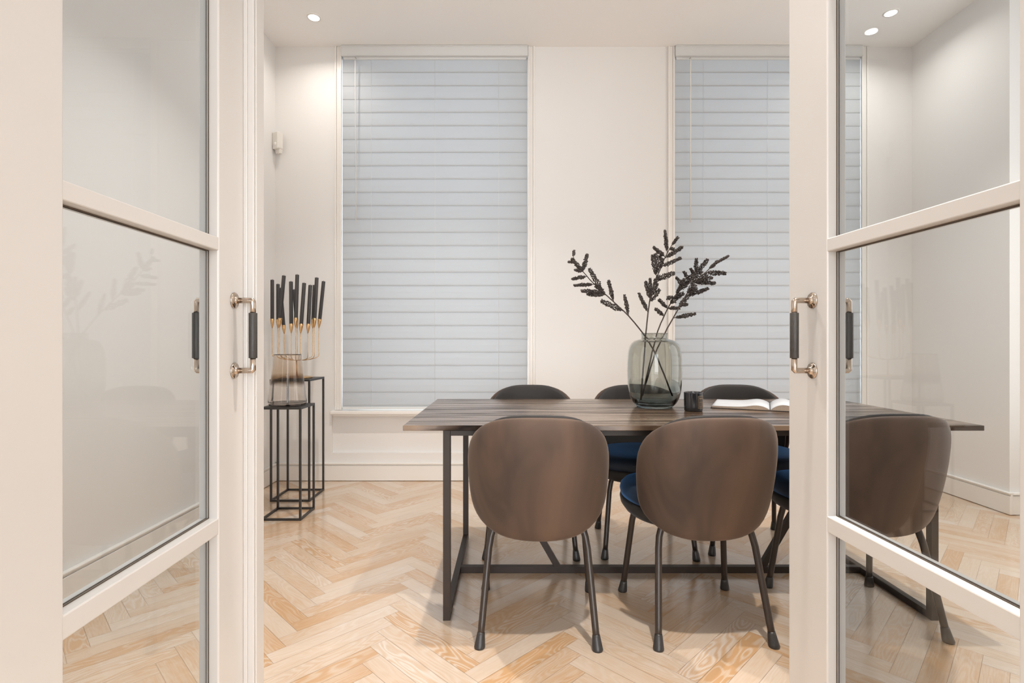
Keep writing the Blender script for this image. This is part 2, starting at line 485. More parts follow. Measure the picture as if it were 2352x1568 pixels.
# skirting boards: plinth with a stepped cap
def skirting(name, segs):
    b = MB()
    for (xa, ya, xb, yb) in segs:
        d = Vector((xb - xa, yb - ya, 0)); L = d.length; d.normalize(); n = Vector((-d.y, d.x, 0))
        for t, z0, z1 in ((0.020, 0.003, 0.118), (0.014, 0.118, 0.130), (0.024, 0.130, 0.139)):
            P = [Vector((xa, ya, 0)), Vector((xb, yb, 0))]
            q = [P[0], P[1], P[1] + n * t, P[0] + n * t]
            vs = [(p.x, p.y, z0) for p in q] + [(p.x, p.y, z1) for p in q]
            b.add(vs, [(3, 2, 1, 0), (4, 5, 6, 7), (0, 1, 5, 4), (1, 2, 6, 5), (2, 3, 7, 6), (3, 0, 4, 7)])
    return struct(b.build(name, M['trim'], bevel=0.0025))
skirting('baseboard_back', [(XR, YB, XL, YB)])
skirting('baseboard_left', [(XL, YB, XL, YF)])
skirting('baseboard_right', [(XR, 3.296, XR, YB), (XR + 0.36, 3.32, XR, 3.32), (XR + 0.36, YF, XR + 0.36, 3.32)])

# window casings
def casing(name, xs):
    b = MB()
    for x, sgn in xs:
        for x_in, x_out, t in ((0.0, 0.014, 0.012), (0.014, 0.038, 0.006), (0.038, 0.052, 0.014)):
            b.box(x + sgn * x_in, x + sgn * x_out, YB - t, YB + 0.001, ZS, ZC)
    return struct(b.build(name, M['trim'], bevel=0.003))
casing('trim_1', [(W1[0], -1), (W1[1], 1)])
casing('trim_2', [(W2[0], -1), (W2[1], 1)])

def window(i, a, c):
    root = bpy.data.objects.new('window_%d' % i, None); COL.objects.link(root); struct(root)
    root.location = ((a + c) / 2, YB, ZS)
    h = (c - a) / 2; top = ZC - ZS
    b = MB(); y0, y1 = 0.17, 0.22
    b.box(-h, -h + 0.07, y0, y1, 0, top); b.box(h - 0.07, h, y0, y1, 0, top)
    b.box(-h, h, y0, y1, 0, 0.07); b.box(-h, h, y0, y1, top - 0.07, top)
    b.box(-h, h, y0, y1, top / 2 - 0.03, top / 2 + 0.03)
    b.build('window_frame', M['trim'], root, bevel=0.004)
    MB().box(-h + 0.06, h - 0.06, 0.192, 0.198, 0.06, top - 0.06).build('pane', M['window_glass'], root)
    b = MB(); b.box(-h - 0.075, h + 0.075, -0.055, 0.17, -0.03, -0.004)
    b.box(-h - 0.06, h + 0.06, -0.03, 0.0, -0.048, -0.03)
    b.build('window_sill', M['trim'], root, bevel=0.005)
window(1, *W1); window(2, *W2)

# ------------------------------------------------------------------ venetian blinds
def blind(a, c, label):
    h = (c - a) / 2 - 0.003; top = ZC - ZS
    r = thing('venetian_blind', label, 'blind', ((a + c) / 2, YB, ZS), 0, 'closed venetian blinds')
    b = MB()
    b.prism([(-h, top - 0.082), (h, top - 0.082), (h, top - 0.002), (-h, top - 0.002)], -0.022, -0.010)
    b.prism([(-h, top - 0.082), (h, top - 0.082), (h, top - 0.076), (-h, top - 0.076)], -0.030, -0.022)
    b.prism([(-h, top - 0.010), (h, top - 0.010), (h, top - 0.002), (-h, top - 0.002)], -0.028, -0.022)
    b.build('valance', M['blind_rail'], r, bevel=0.002)
    MB().box(-h + 0.01, h - 0.01, -0.006, 0.05, top - 0.10, top - 0.012).build('headrail', M['blind_rail'], r, bevel=0.003)
    p = 0.1036; b = MB(); z = top - 0.191; hh = h - 0.0015
    k = 0
    zz = z
    while zz > -0.02:
        z0 = max(zz - 0.112, 0.014); z1 = zz
        if z1 - z0 < 0.006: break
        # gently crowned slat, bottom edge forward over the next one
        m_ = (z0 + z1) / 2
        pr = [(0.0040, z0), (0.0046, m_), (0.0078, z1)]
        vs = []; th = 0.003
        for x in (-hh, hh):
            for y, q in pr: vs.append((x, y, q))
            for y, q in reversed(pr): vs.append((x, y + th, q))
        n = 6
        fs = [tuple(range(n))[::-1], tuple(range(n, 2 * n))] + [(i, (i + 1) % n, (i + 1) % n + n, i + n) for i in range(n)]
        b.add(vs, fs)
        zz -= p; k += 1
    # uppermost slat goes up behind the valance
    z0, z1 = top - 0.191 - 0.008, top - 0.09
    b.box(-hh, hh, 0.0045, 0.0075, z0, z1)
    b.build('slats', M['slat'], r)
    MB().box(-hh, hh, 0.0, 0.022, 0.002, 0.022).build('bottom_rail', M['blind_rail'], r, bevel=0.003)
    for x in (-h + 0.225, 0.0, h - 0.225):
        MB().tube([(x, 0.002, top - 0.09), (x, 0.001, 0.02)], 0.0009, 6).build('ladder_cord', M['cord'], r)
    xw = -h + 0.112
    wd = MB().tube([(xw, -0.034, top - 0.125), (xw, -0.032, top - 0.155), (xw + 0.002, -0.02, top - 1.37)], [0.0055, 0.0045, 0.0042], 10).build('tilt_wand', M['cord'], r)
    MB().tube([(xw, -0.006, top - 0.095), (xw, -0.034, top - 0.10), (xw, -0.034, top - 0.125)], 0.0025, 8).build('hook', M['chrome'], wd)
    # bead chain down the right side
    b = MB(); zc = top - 0.1
    b.tube([(h + 0.001, -0.014, zc), (h + 0.001, -0.014, 0.55)], 0.0008, 5)
    q = zc
    while q > 0.55:
        b.lathe([(0.0001, -0.0024), (0.0024, 0), (0.0001, 0.0024)], 6, (h + 0.001, -0.014, q)); q -= 0.012
    b.build('bead_chain', M['cord'], r)
    return r
blind(*W1, 'closed pale grey venetian blind in the left window, beside the black candles')
blind(*W2, 'closed pale grey venetian blind in the right window, behind the berry branches')

# ------------------------------------------------------------------ glazed double doors
KD = 0.775   # door hardware and joinery, measured on a full-size pattern and scaled to this smaller leaf
def door(i, hinge, rz, s, glass_end, stile_end, astragal):
    """s: -1 for the left leaf (thickness goes to -x), +1 for the right leaf"""
    root = bpy.data.objects.new('door_%d' % i, None); COL.objects.link(root); struct(root)
    root.location = (hinge[0], hinge[1], 0); root.rotation_euler = (0, 0, rz)
    T = 0.0435; H = 3.0; g0 = 0.106
    def bx(y0, y1, z0, z1, a=0.0, c=T, b=None):
        b = b or MB(); return b.box(s * a, s * c, y0, y1, z0, z1)
    bx(0, g0, 0.006, H).build('hinge_stile', M['door'], root, bevel=0.0025)
    bx(glass_end, stile_end, 0.006, H).build('lock_stile', M['door'], root, bevel=0.003)
    rails = [(0.006, 0.22), (0.6545, 0.6902), (1.2807, 1.3102), (1.90, 1.93), (2.50, 2.53), (H - 0.10, H)]
    for z0, z1 in rails:
        bx(g0 - 0.004, glass_end + 0.003, z0, z1, 0.0008, T - 0.0008).build('rail', M['door'], root, bevel=0.0022)
    for (a, c) in zip(rails[:-1], rails[1:]):
        z0, z1 = a[1], c[0]
        pn = bx(g0 - 0.001, glass_end + 0.001, z0 - 0.001, z1 + 0.001, 0.0220, 0.0260).build('glass_pane', M['door_glass'], root)
        b = MB(); t = 0.0020
        for x0, x1 in ((0.0207, 0.0220), (0.0260, 0.0273)):
            bx(g0, glass_end, z0, z0 + t, x0, x1, b); bx(g0, glass_end, z1 - t, z1, x0, x1, b)
            bx(g0, g0 + t, z0, z1, x0, x1, b); bx(glass_end - t, glass_end, z0, z1, x0, x1, b)
        b.build('gasket', M['gasket'], pn)
    if astragal:
        y0, y1 = astragal
        b = bx(y0, y1, 0.006, H, -0.0232, 0.0)
        bx(y0 + 0.0062, y1, 0.006, H, -0.0271, -0.0232, b)
        bx(y0 - 0.0046, y0, 0.006, H, -0.0093, 0.0, b)
        b.build('astragal', M['door'], root, bevel=0.0016)
    # pull handles on both faces
    k = KD
    hy = 1.600 * k - hinge[1]; zc = CH + 0.018 * k; hc = 0.1055 * k; R = 0.056 * k
    for sd, off in ((-1, 0.0), (1, T)):
        def X(d): return s * (off + sd * d)
        b = MB()
        for zz, dr in ((zc + hc, -1), (zc - hc, 1)):
            b.tube([(X(0.004 * k), hy, zz), (X(R - 0.012 * k), hy, zz), (X(R - 0.004 * k), hy, zz), (X(R), hy, zz + dr * 0.004 * k), (X(R), hy, zz + dr * 0.05 * k)], 0.0085 * k, 16)
        hd = b.build('door_handle', M['metal'], root)
        for zz in (zc + hc, zc - hc):
            pr = [(0.0001, X(0)), (0.0240 * k, X(0)), (0.0245 * k, X(0.002 * k)), (0.0225 * k, X(0.0045 * k)), (0.013 * k, X(0.0055 * k)), (0.0115 * k, X(0.010 * k)), (0.0088 * k, X(0.014 * k)), (0.0001, X(0.014 * k))]
            sb = MB().lathe(pr, 40, (0, hy, zz), axis='x')
            for q in range(3):
                a = math.pi / 2 + q * 2 * math.pi / 3
                sb.lathe([(0.0001, X(0.0046 * k)), (0.0028 * k, X(0.0046 * k)), (0.0026 * k, X(0.0060 * k)), (0.0012 * k, X(0.0062 * k)), (0.0010 * k, X(0.0050 * k)), (0.0001, X(0.0050 * k))], 12,
                         (0, hy + 0.0175 * k * math.cos(a), zz + 0.0175 * k * math.sin(a)), axis='x')
            sb.build('rose', M['metal'], hd)
        MB().tube([(X(R), hy, zc + 0.068 * k), (X(R), hy, zc - 0.068 * k)], 0.0122 * k, 24).build('grip', M['leather'], hd, bevel=0.0006)
    return root
door(1, (-0.6348, 0.649), 0.023, -1, 0.522, 0.686, (0.638, 0.686))
door(2, (0.7246, 0.649), 0.0393, 1, 0.537, 0.690, None)

# ------------------------------------------------------------------ dining table
TZ = 0.76
tb = thing('dining_table', 'long dark wooden dining table on a black steel frame with slanted braces', 'table', (0.692, 2.49, 0))
hx, hy_ = 1.108, 0.467; fx = 0.945; t0 = 0.028
b = MB(); b.box(-hx, hx, -hy_, hy_, TZ - 0.020, TZ)
b.build('tabletop', M['dark_wood'], tb, bevel=0.002)
b = MB()
b.box(-fx + t0 / 2, fx - t0 / 2, -hy_ + 0.034, -hy_ + 0.058, TZ - 0.045, TZ - 0.020)
b.box(-fx + t0 / 2, fx - t0 / 2, hy_ - 0.058, hy_ - 0.034, TZ - 0.045, TZ - 0.020)
b.build('apron', M['table_metal'], tb, bevel=0.001)
fx = 0.945; t = 0.028; fy = 0.435
for sg in (-1, 1):
    b = MB(); b.box(sg * fx - t / 2 + 0.0005, sg * fx + t / 2 - 0.0005, -fy + t, fy - t, TZ - 0.046, TZ - 0.020)
    fr = b.build('top_bar', M['table_metal'], tb, bevel=0.001)
    MB().box(sg * fx - t / 2 + 0.0005, sg * fx + t / 2 - 0.0005, -fy + t, fy - t, 0.0, t).build('floor_bar', M['table_metal'], tb, bevel=0.001)
    for yy in (-fy + t / 2, fy - t / 2):
        MB().box(sg * fx - t / 2, sg * fx + t / 2, yy - t / 2, yy + t / 2, 0.0, TZ - 0.020).build('leg', M['table_metal'], tb, bevel=0.001)
    p0 = Vector((sg * 0.47, 0.0, 0.012)); p1 = Vector((sg * 0.885, 0.0, TZ - 0.03))
    d = (p1 - p0).normalized(); n_ = Vector((d.z, 0, -d.x)) * 0.014
    vs = []
    for yy in (-0.012, 0.012):
        for q in (p0 - n_, p0 + n_, p1 + n_, p1 - n_): vs.append((q.x, yy, q.z))
    MB().add(vs, [(0, 1, 2, 3), (7, 6, 5, 4), (0, 4, 5, 1), (1, 5, 6, 2), (2, 6, 7, 3), (3, 7, 4, 0)]).build('brace', M['table_metal'], tb)
MB().box(-fx + t / 2, fx - t / 2, -0.014, 0.014, 0.0, 0.030).build('stretcher', M['table_metal'], tb, bevel=0.001)

# ------------------------------------------------------------------ chairs
def sgnpow(v, p): return math.copysign(abs(v) ** p, v)
def back_surface(off, hw, hh, zc, th, rings=14, n=72):
    """A padded, rounded panel wrapped round the sitter; off shifts it forward."""
    prof = []
    for i in range(rings + 1):
        r = math.sin(i / rings * math.pi / 2)
        prof.append((r, -th * (1 - r ** 7) ** 0.5 if r < 1 else 0))
    full = prof + [(r, -y) for r, y in reversed(prof[:-1])]
    vs = []; fs = []
    for r, yo in full:
        for j in range(n):
            a = 2 * math.pi * j / n
            ca, sa = math.cos(a), math.sin(a)
            e = 3.2 if sa > 0 else 5.2
            q_ = (abs(ca) ** e + abs(sa) ** e) ** (-1 / e)
            x = ca * q_ * r; z = sa * q_ * r
            taper = 1.004 + 0.035 * z - 0.055 * z * z
            X = x * hw * taper; Z = zc + z * hh + (0.012 * (x * x) * -1 if False else 0)
            Z += (0.046 * x * x if z < 0 else 0) * abs(z)
            wrap = 0.135 * abs(X / 0.255) ** 3.2
            lean = -0.178 - 0.110 * (Z - 0.36) / 0.46 - 0.02 * math.sin(max(0, min(1, (Z - 0.36) / 0.46)) * math.pi)
            nx = -3.2 * 0.135 / 0.255 * abs(X / 0.255) ** 2.2 * math.copysign(1, X)
            nl = math.hypot(1, nx)
            o_ = yo + off
            vs.append((X + o_ * nx / nl, lean + wrap + o_ / nl, Z))
    m = len(full)
    for i in range(m - 1):
        for j in range(n):
            q = i * n + j; w_ = i * n + (j + 1) % n
            fs.append((q, w_, w_ + n, q + n))
    return MB().add(vs, fs, True)
def seat_lathe(prof, hw=0.260, hd=0.238, cy=0.066, n=72, e=2 / 2.7, dome=0.0):
    vs = []; fs = []
    for r, z in prof:
        for j in range(n):
            a = 2 * math.pi * j / n
            x = sgnpow(math.cos(a), e) * hw * r; y = sgnpow(math.sin(a), e) * hd * r
            wd = 1.0 - 0.10 * max(0, -y / hd)
            vs.append((x * wd, y + cy, z - dome * (y / hd) * 0.5))
    for i in range(len(prof) - 1):
        for j in range(n):
            q = i * n + j; w_ = i * n + (j + 1) % n
            fs.append((q, w_, w_ + n, q + n))
    return MB().add(vs, fs, True)

def make_chair(loc, rz, label, group):
    c = thing('dining_chair', label, 'chair', loc, rz, group)
    back_surface(0.0, 0.256, 0.230, 0.592, 0.020).build('backrest', M['velvet'], c)
    back_surface(0.028, 0.256, 0.233, 0.594, 0.018).build('backrest_cushion', M['velvet_in'], c)
    # welt between shell and cushion
    seat_lathe([(0.001, 0.508), (0.5, 0.512), (0.8, 0.512), (0.93, 0.504), (0.985, 0.488), (1.0, 0.470), (0.985, 0.452), (0.9, 0.448), (0.001, 0.448)], dome=0.006).build('seat', M['seat_velvet'], c)
    seat_lathe([(0.001, 0.450), (0.96, 0.450), (0.99, 0.446), (1.0, 0.435), (0.985, 0.415), (0.93, 0.395), (0.80, 0.382), (0.5, 0.376), (0.001, 0.374)]).build('seat_shell', M['velvet_in'], c)
    for sx in (-1, 1):
        for sy, fxx, fyy, tx, ty in ((-1, 0.207, -0.22, 0.176, -0.122), (1, 0.225, 0.22, 0.190, 0.165)):
            L = Vector((sx * fxx, fyy, 0.0)); Tp = Vector((sx * tx, ty, 0.380))
            pts = [(sx * (tx - 0.034), ty * 0.93, 0.425), (sx * (tx - 0.021), ty * 0.96, 0.408), (sx * (tx - 0.010), ty * 0.985, 0.388), (sx * (tx - 0.002), ty + sy * 0.002, 0.362)]
            for k in (0.85, 0.5, 0.2, 0.03): 
                q = L.lerp(Tp, k); pts.append(tuple(q))
            lg = MB().tube(pts, 0.0125, 16).build('leg', M['bronze_metal'], c)
            q1 = L.lerp(Tp, 0.13)
            MB().tube([tuple(q1), tuple(L.lerp(Tp, 0.11)), tuple(L.lerp(Tp, 0.03)), (L.x, L.y, 0.004), (L.x, L.y, 0.0)], [0.013, 0.0145, 0.0185, 0.0195, 0.018], 18).build('glide', M['black_metal'], lg)
    for sx in (-1, 1): MB().tube([(sx * 0.18, -0.12, 0.425), (sx * 0.195, -0.09, 0.432), (sx * 0.205, -0.04, 0.43)], 0.010, 10).build('back_bracket', M['bronze_metal'], c)
    return c
ch = make_chair((0.101, 2.086, 0), math.radians(-2.2), 'brown velvet dining chair seen from behind, in front of the table, at its left end', 'brown chairs on the near side of the table')
dup(ch, (0.712, 2.090, 0), math.radians(2.2), 'brown velvet chair seen from behind, middle of the near side, before the candle jar')
dup(ch, (1.358, 2.125, 0), math.radians(1.0), 'brown velvet dining chair seen through the glass of the right door')
for (x, y, a, lb) in ((0.100, 2.850, 180 - 1.5, 'dark velvet dining chair across the table, left of the glass vase and furthest from it'),
                      (0.695, 2.850, 180 - 2.5, 'dark velvet dining chair across the table, its back partly behind the glass vase'),
                      (1.268, 2.870, 180 - 9, 'dark velvet dining chair across the table, behind the open book')):
    c = dup(ch, (x, y, 0), math.radians(a), lb)
    c['group'] = 'dark chairs on the far side of the table'

# ------------------------------------------------------------------ vase, branches, candle jar, book
VX, VY = 0.697, 2.600
vs_ = 0.36
outer = [(0.001, 0.0), (0.076, 0.0), (0.086, 0.004), (0.104, 0.022), (0.118, 0.05), (0.1265, 0.09), (0.130, 0.14), (0.131, 0.19), (0.129, 0.24), (0.124, 0.278), (0.114, 0.305), (0.096, 0.322), (0.074, 0.329), (0.064, 0.332), (0.0615, 0.337), (0.0625, 0.350), (0.0645, 0.3595)]
inner = [(0.0615, 0.3600), (0.0595, 0.350), (0.0585, 0.338), (0.060, 0.331), (0.072, 0.3255), (0.094, 0.318), (0.111, 0.301), (0.120, 0.276), (0.125, 0.24), (0.127, 0.19), (0.126, 0.14), (0.1225, 0.092), (0.1135, 0.056), (0.098, 0.032), (0.078, 0.020), (0.001, 0.016)]
def smooth_prof(pr, k=3):
    out = []
    for i in range(len(pr) - 1):
        p0 = pr[max(i - 1, 0)]; p1 = pr[i]; p2 = pr[i + 1]; p3 = pr[min(i + 2, len(pr) - 1)]
        for j in range(k):
            t = j / k
            out.append(tuple(0.5 * ((2 * p1[a]) + (-p0[a] + p2[a]) * t + (2 * p0[a] - 5 * p1[a] + 4 * p2[a] - p3[a]) * t * t + (-p0[a] + 3 * p1[a] - 3 * p2[a] + p3[a]) * t ** 3) for a in (0, 1)))
    out.append(pr[-1]); return out
vase = MB().lathe(smooth_prof(outer) + smooth_prof(inner), 72).build('glass_vase', M['smoke_glass'])
vase.location = (VX, VY, TZ + 0.0005)
tag(vase, 'large smoky blue-green glass vase holding the berry branches on the table', 'vase')

SPX = VY / F
def bpt(zx, zy, dy=0.0):
    """point of the branch drawing at the vase's own distance"""
    px = 1280 + zx / 3.409; py = 500 + zy / 3.409
    y = VY + dy
    return Vector(((px - 1176) * y / F, y, CH - (py - 784) * y / F))
def catmull(pts, k=5):
    out = []
    for i in range(len(pts) - 1):
        p0 = pts[max(i - 1, 0)]; p1 = pts[i]; p2 = pts[i + 1]; p3 = pts[min(i + 2, len(pts) - 1)]
        for j in range(k):
            t = j / k
            out.append(0.5 * ((2 * p1) + (-p0 + p2) * t + (2 * p0 - 5 * p1 + 4 * p2 - p3) * t * t + (-p0 + 3 * p1 - 3 * p2 + p3) * t ** 3))
    out.append(pts[-1]); return out
ICO_V = None
def ico():
    global ICO_V, ICO_F
    if ICO_V is None:
        import bmesh
        bm = bmesh.new(); bmesh.ops.create_icosphere(bm, subdivisions=1, radius=1.0)
        ICO_V = [v.co.copy() for v in bm.verts]; ICO_F = [tuple(v.index for v in f.verts) for f in bm.faces]; bm.free()
    return ICO_V, ICO_F
def cluster(p0, p1, wdt, parent):
    iv, iff = ico(); b = MB()
    d = p1 - p0; L = d.length; t = d.normalized()
    a = t.cross(Vector((0, 1, 0))).normalized(); c = t.cross(a)
    b.tube([p0, p0.lerp(p1, 0.5), p1], [0.0022, 0.0016, 0.001], 6)
    n = max(10, int(L / 0.0012))
    for i in range(n):
        s_ = 0.14 + 0.88 * i / n
        prof = math.sin(min(1, (s_ - 0.05) * 2.6) * math.pi / 2) * (1 - 0.45 * s_ ** 3)
        ang = i * 2.4 + random.uniform(-0.4, 0.4)
        rr = wdt * prof * random.uniform(0.45, 1.0)
        q = p0 + d * s_ + (a * math.cos(ang) + c * math.sin(ang)) * rr
        sz = random.uniform(0.0028, 0.0048)
        b.add([q + v * sz for v in iv], iff, True)
    return b.build('berry_cluster', M['berry'], parent)
branches = [
 ('dried berry branch leaning far left out of the glass vase, lowest of the four',
  [(905, 1405), (785, 1100), (712, 962), (674, 908), (560, 770), (470, 685), (400, 620), (290, 520), (200, 420), (140, 345), (125, 300)], (0.02, -0.06),
  [(215,420,235,285,8),(350,580,250,400,11),(180,430,135,408,6),(225,480,115,480,7),(270,525,132,530,7),(355,600,190,572,9),(370,630,232,600,8),(510,745,345,650,12),(450,650,400,490,8),(576,775,525,605,7),(195,415,110,320,8),(130,350,85,345,5),(126,300,132,255,5),(370,600,300,530,9),(240,400,215,340,7)]),
 ('upright dried berry branch in the middle of the glass vase, tallest of the four',
  [(655,1430),(668,1250),(680,1100),(690,950),(705,800),(722,660),(745,560),(765,490),(800,420),(835,330),(862,275),(905,200),(925,165)], (-0.04, 0.03),
  [(706,732,638,590,7),(702,645,690,500,8),(716,610,725,475,8),(735,665,800,560,11),(750,600,785,515,10),(785,510,917,430,12),(765,460,745,290,11),(800,440,770,280,10),(820,410,822,320,9),(835,405,968,315,9),(845,320,980,228,9),(862,270,843,100,8),(845,310,752,228,8),(900,210,948,150,7),(775,540,800,450,9),(830,350,800,300,8),(870,250,915,245,7)]),
 ('dried berry branch leaning right behind the rightmost one in the vase',
  [(665,1400),(710,1200),(750,1020),(790,880),(850,740),(930,600),(990,530),(1060,460),(1120,400),(1165,340)], (0.025, 0.09),
  [(850,725,797,640,8),(824,782,768,712,8),(905,640,860,628,9),(885,690,960,600,11),(870,728,960,705,8),(935,600,995,478,9),(955,510,930,465,8),(1000,535,1080,430,13),(1025,480,988,420,8),(1078,430,1088,318,8),(1058,440,1045,398,7),(1105,425,1180,325,10),(960,580,1030,500,11),(920,650,990,590,11),(1040,480,1130,420,13)]),
 ('dried berry branch leaning furthest right, its long tip crossing the blind',
  [(655,1420),(715,1225),(770,1055),(843,900),(950,710),(1030,570),(1090,490),(1160,430),(1230,362),(1340,298)], (0.0, -0.06),
  [(918,786,1082,752,8),(1005,636,1182,553,8),(1095,522,1236,512,9),(1050,510,1170,440,14),(1170,445,1318,432,11),(1235,360,1342,297,5),(1190,400,1260,335,6),(1090,490,1215,468,10),(1020,600,1095,548,10),(960,690,1020,680,7),(1010,600,1080,520,12),(1080,540,1060,450,11),(950,690,1020,610,11)]),
]
for lb, pts, (d0, d1), sp in branches:
    n = len(pts)
    P = [bpt(x, y, d0 + (d1 - d0) * i / (n - 1)) for i, (x, y) in enumerate(pts)]
    C = catmull(P, 5)
    base = C[0].copy()
    r = thing('berry_branch', lb, 'branch', tuple(base), 0, 'dried berry branches in the vase')
    MB().tube([p - base + Vector((random.uniform(-1, 1), random.uniform(-1, 1), 0)) * 0.0006 for p in C],
              [0.0042 - 0.0026 * i / (len(C) - 1) for i in range(len(C))], 8).build('stem', M['branch'], r)
    ymap = lambda yy, top=pts[-1][1], bot=pts[0][1]: d0 + (d1 - d0) * max(0, min(1, (bot - yy) / (bot - top)))
    for (x0, y0, x1, y1, wd) in sp:
        # root the spike on the nearest point of the stem
        dy = ymap(y0)
        a_ = bpt(x0, y0, dy)
        near = min(C, key=lambda p: (p - a_).length)
        a_.y = near.y
        b_ = bpt(x1, y1, near.y - VY + random.uniform(-0.03, 0.03))
        dcl = (near - a_).length
        if dcl < 0.03: a_ = near
        o = cluster(a_ - base, b_ - base, wd * 2.15 * SPX / 3.409, r)

# candle in a black glass jar
jar = thing('jar_candle', 'small black glass candle jar with a gold-edged label on the table', 'candle', (0.836, 2.447, TZ + 0.0005), math.radians(14))
MB().lathe([(0.001, 0.0), (0.038, 0.0), (0.0405, 0.003), (0.0415, 0.02), (0.0425, 0.084), (0.0425, 0.0865), (0.0405, 0.0868), (0.0402, 0.084), (0.0395, 0.06), (0.001, 0.06)], 56).build('jar', M['jar'], jar)
MB().lathe([(0.001, 0.0605), (0.039, 0.0605), (0.039, 0.064), (0.001, 0.064)], 40).build('wax', M['wax_light'], jar)
def on_jar(b, x0, x1, z0, z1, r=0.0424, k=8):
    """a patch that follows the jar's curve; x measured along the curve"""
    vs = []
    for i in range(k + 1):
        s_ = x0 + (x1 - x0) * i / k; a = -math.pi / 2 + s_ / r
        for z in (z0, z1): vs.append((r * math.cos(a), r * math.sin(a), z))
    for i in range(k + 1):
        s_ = x0 + (x1 - x0) * i / k; a = -math.pi / 2 + s_ / r
        for z in (z0, z1): vs.append(((r - 0.001) * math.cos(a), (r - 0.001) * math.sin(a), z))
    n = 2 * (k + 1); fs = []
    for i in range(k):
        fs.append((2 * i, 2 * i + 2, 2 * i + 3, 2 * i + 1)); fs.append((n + 2 * i, n + 2 * i + 1, n + 2 * i + 3, n + 2 * i + 2))
    fs += [(0, 1, n + 1, n), (2 * k, n + 2 * k, n + 2 * k + 1, 2 * k + 1)]
    for i in range(k):
        fs.append((2 * i, n + 2 * i, n + 2 * i + 2, 2 * i + 2)); fs.append((2 * i + 1, 2 * i + 3, n + 2 * i + 3, n + 2 * i + 1))
    return b.add(vs, fs)
lbo = -0.004
lab = on_jar(MB(), lbo, lbo + 0.034, 0.016, 0.072, 0.0430).build('jar_label', M['jar_label'], jar)
b = MB(); t_ = 0.0009
on_jar(b, lbo, lbo + 0.034, 0.016, 0.016 + t_, 0.0434); on_jar(b, lbo, lbo + 0.034, 0.072 - t_, 0.072, 0.0434)
on_jar(b, lbo, lbo + t_, 0.016, 0.072, 0.0434, 1); on_jar(b, lbo + 0.034 - t_, lbo + 0.034, 0.016, 0.072, 0.0434, 1)
for (a0, a1, z0, z1) in ((0.008, 0.012, 0.058, 0.063), (0.0145, 0.017, 0.059, 0.062), (0.019, 0.0215, 0.059, 0.062), (0.0235, 0.026, 0.059, 0.062),
                         (0.006, 0.028, 0.044, 0.0448), (0.007, 0.007 + t_, 0.024, 0.044), (0.027, 0.027 + t_, 0.024, 0.044), (0.006, 0.028, 0.0235, 0.0243)):
    on_jar(b, lbo + a0, lbo + a1, z0, z1, 0.0434, 3)
b.build('label_print', M['gold_ink'], lab)

# open book
bk = thing('open_book', 'open hardback book with blank white pages lying on the table', 'book', (1.255, 2.585, TZ + 0.0005), math.radians(-25.5))
PW, PHh = 0.252, 0.155
MB().box(-PW - 0.006, -0.010, -PHh - 0.004, PHh + 0.004, 0, 0.003).box(0.010, PW + 0.006, -PHh - 0.004, PHh + 0.004, 0, 0.003).box(-0.010, 0.010, -PHh - 0.004, PHh + 0.004, 0, 0.0025).build('cover', M['book_cover'], bk, bevel=0.001)
for sg in (-1, 1):
    prof = []
    thick = 0.014 if sg < 0 else 0.020
    for i in range(25):
        t = i / 24; x = 0.002 + (PW - 0.002) * t
        z = 0.004 + thick * (0.45 + 0.75 * math.exp(-((t - 0.2) / 0.20) ** 2) + 0.10 * (1 - t)) * (1 - math.exp(-t * 16))
        prof.append((sg * x, z))
    pts = [(sg * 0.002, 0.0031), *prof, (sg * PW, 0.0031)]
    MB().prism(pts, -PHh, PHh).build('page_block', M['page_edge'], bk)
    vs = []
    for (x, z) in prof:
        for y in (-PHh - 0.0003, PHh + 0.0003): vs += [(x, y, z + 0.0003), (x, y, z + 0.0011)]
    fs = []
    for i in range(24):
        a = 4 * i; c = a + 4
        fs += [(a + 1, c + 1, c + 3, a + 3), (a, a + 2, c + 2, c), (a, c, c + 1, a + 1), (a + 2, a + 3, c + 3, c + 2)]
    fs += [(0, 1, 3, 2), (96, 98, 99, 97)]
    MB().add(vs, fs, True).build('page', M['paper'], bk)

# ------------------------------------------------------------------ plant stands
def stand(cx, cy, hw, hd, h, label):
    r = thing('plinth_table', label, 'side table', (cx, cy, 0), 0, 'black wire plinth tables in the corner')
    t = 0.0125
    MB().box(-hw, hw, -hd, hd, h - 0.014, h).build('tabletop', M['black_metal'], r, bevel=0.001)
    for sx in (-1, 1):
        for sy in (-1, 1):
            x = sx * (hw - t / 2); y = sy * (hd - t / 2)
            MB().box(x - t / 2, x + t / 2, y - t / 2, y + t / 2, 0.0, h - 0.014).build('leg', M['black_metal'], r, bevel=0.0008)
    b = MB()
    for s in (-1, 1):
        x = s * (hw - t / 2); y = s * (hd - t / 2)
        b.box(x - t / 2, x + t / 2, -hd + t, hd - t, 0.0, t); b.box(-hw + t, hw - t, y - t / 2, y + t / 2, 0.0, t)
    b.build('base_frame', M['black_metal'], r, bevel=0.0008)
    return r
stand(-1.3935, 3.315, 0.1215, 0.115, 0.684, 'lower black wire plinth table, carrying the tapered amber vase')
stand(-1.4980, 3.720, 0.135, 0.14, 0.825, 'taller black wire plinth table behind the lower one, carrying the candle holder')

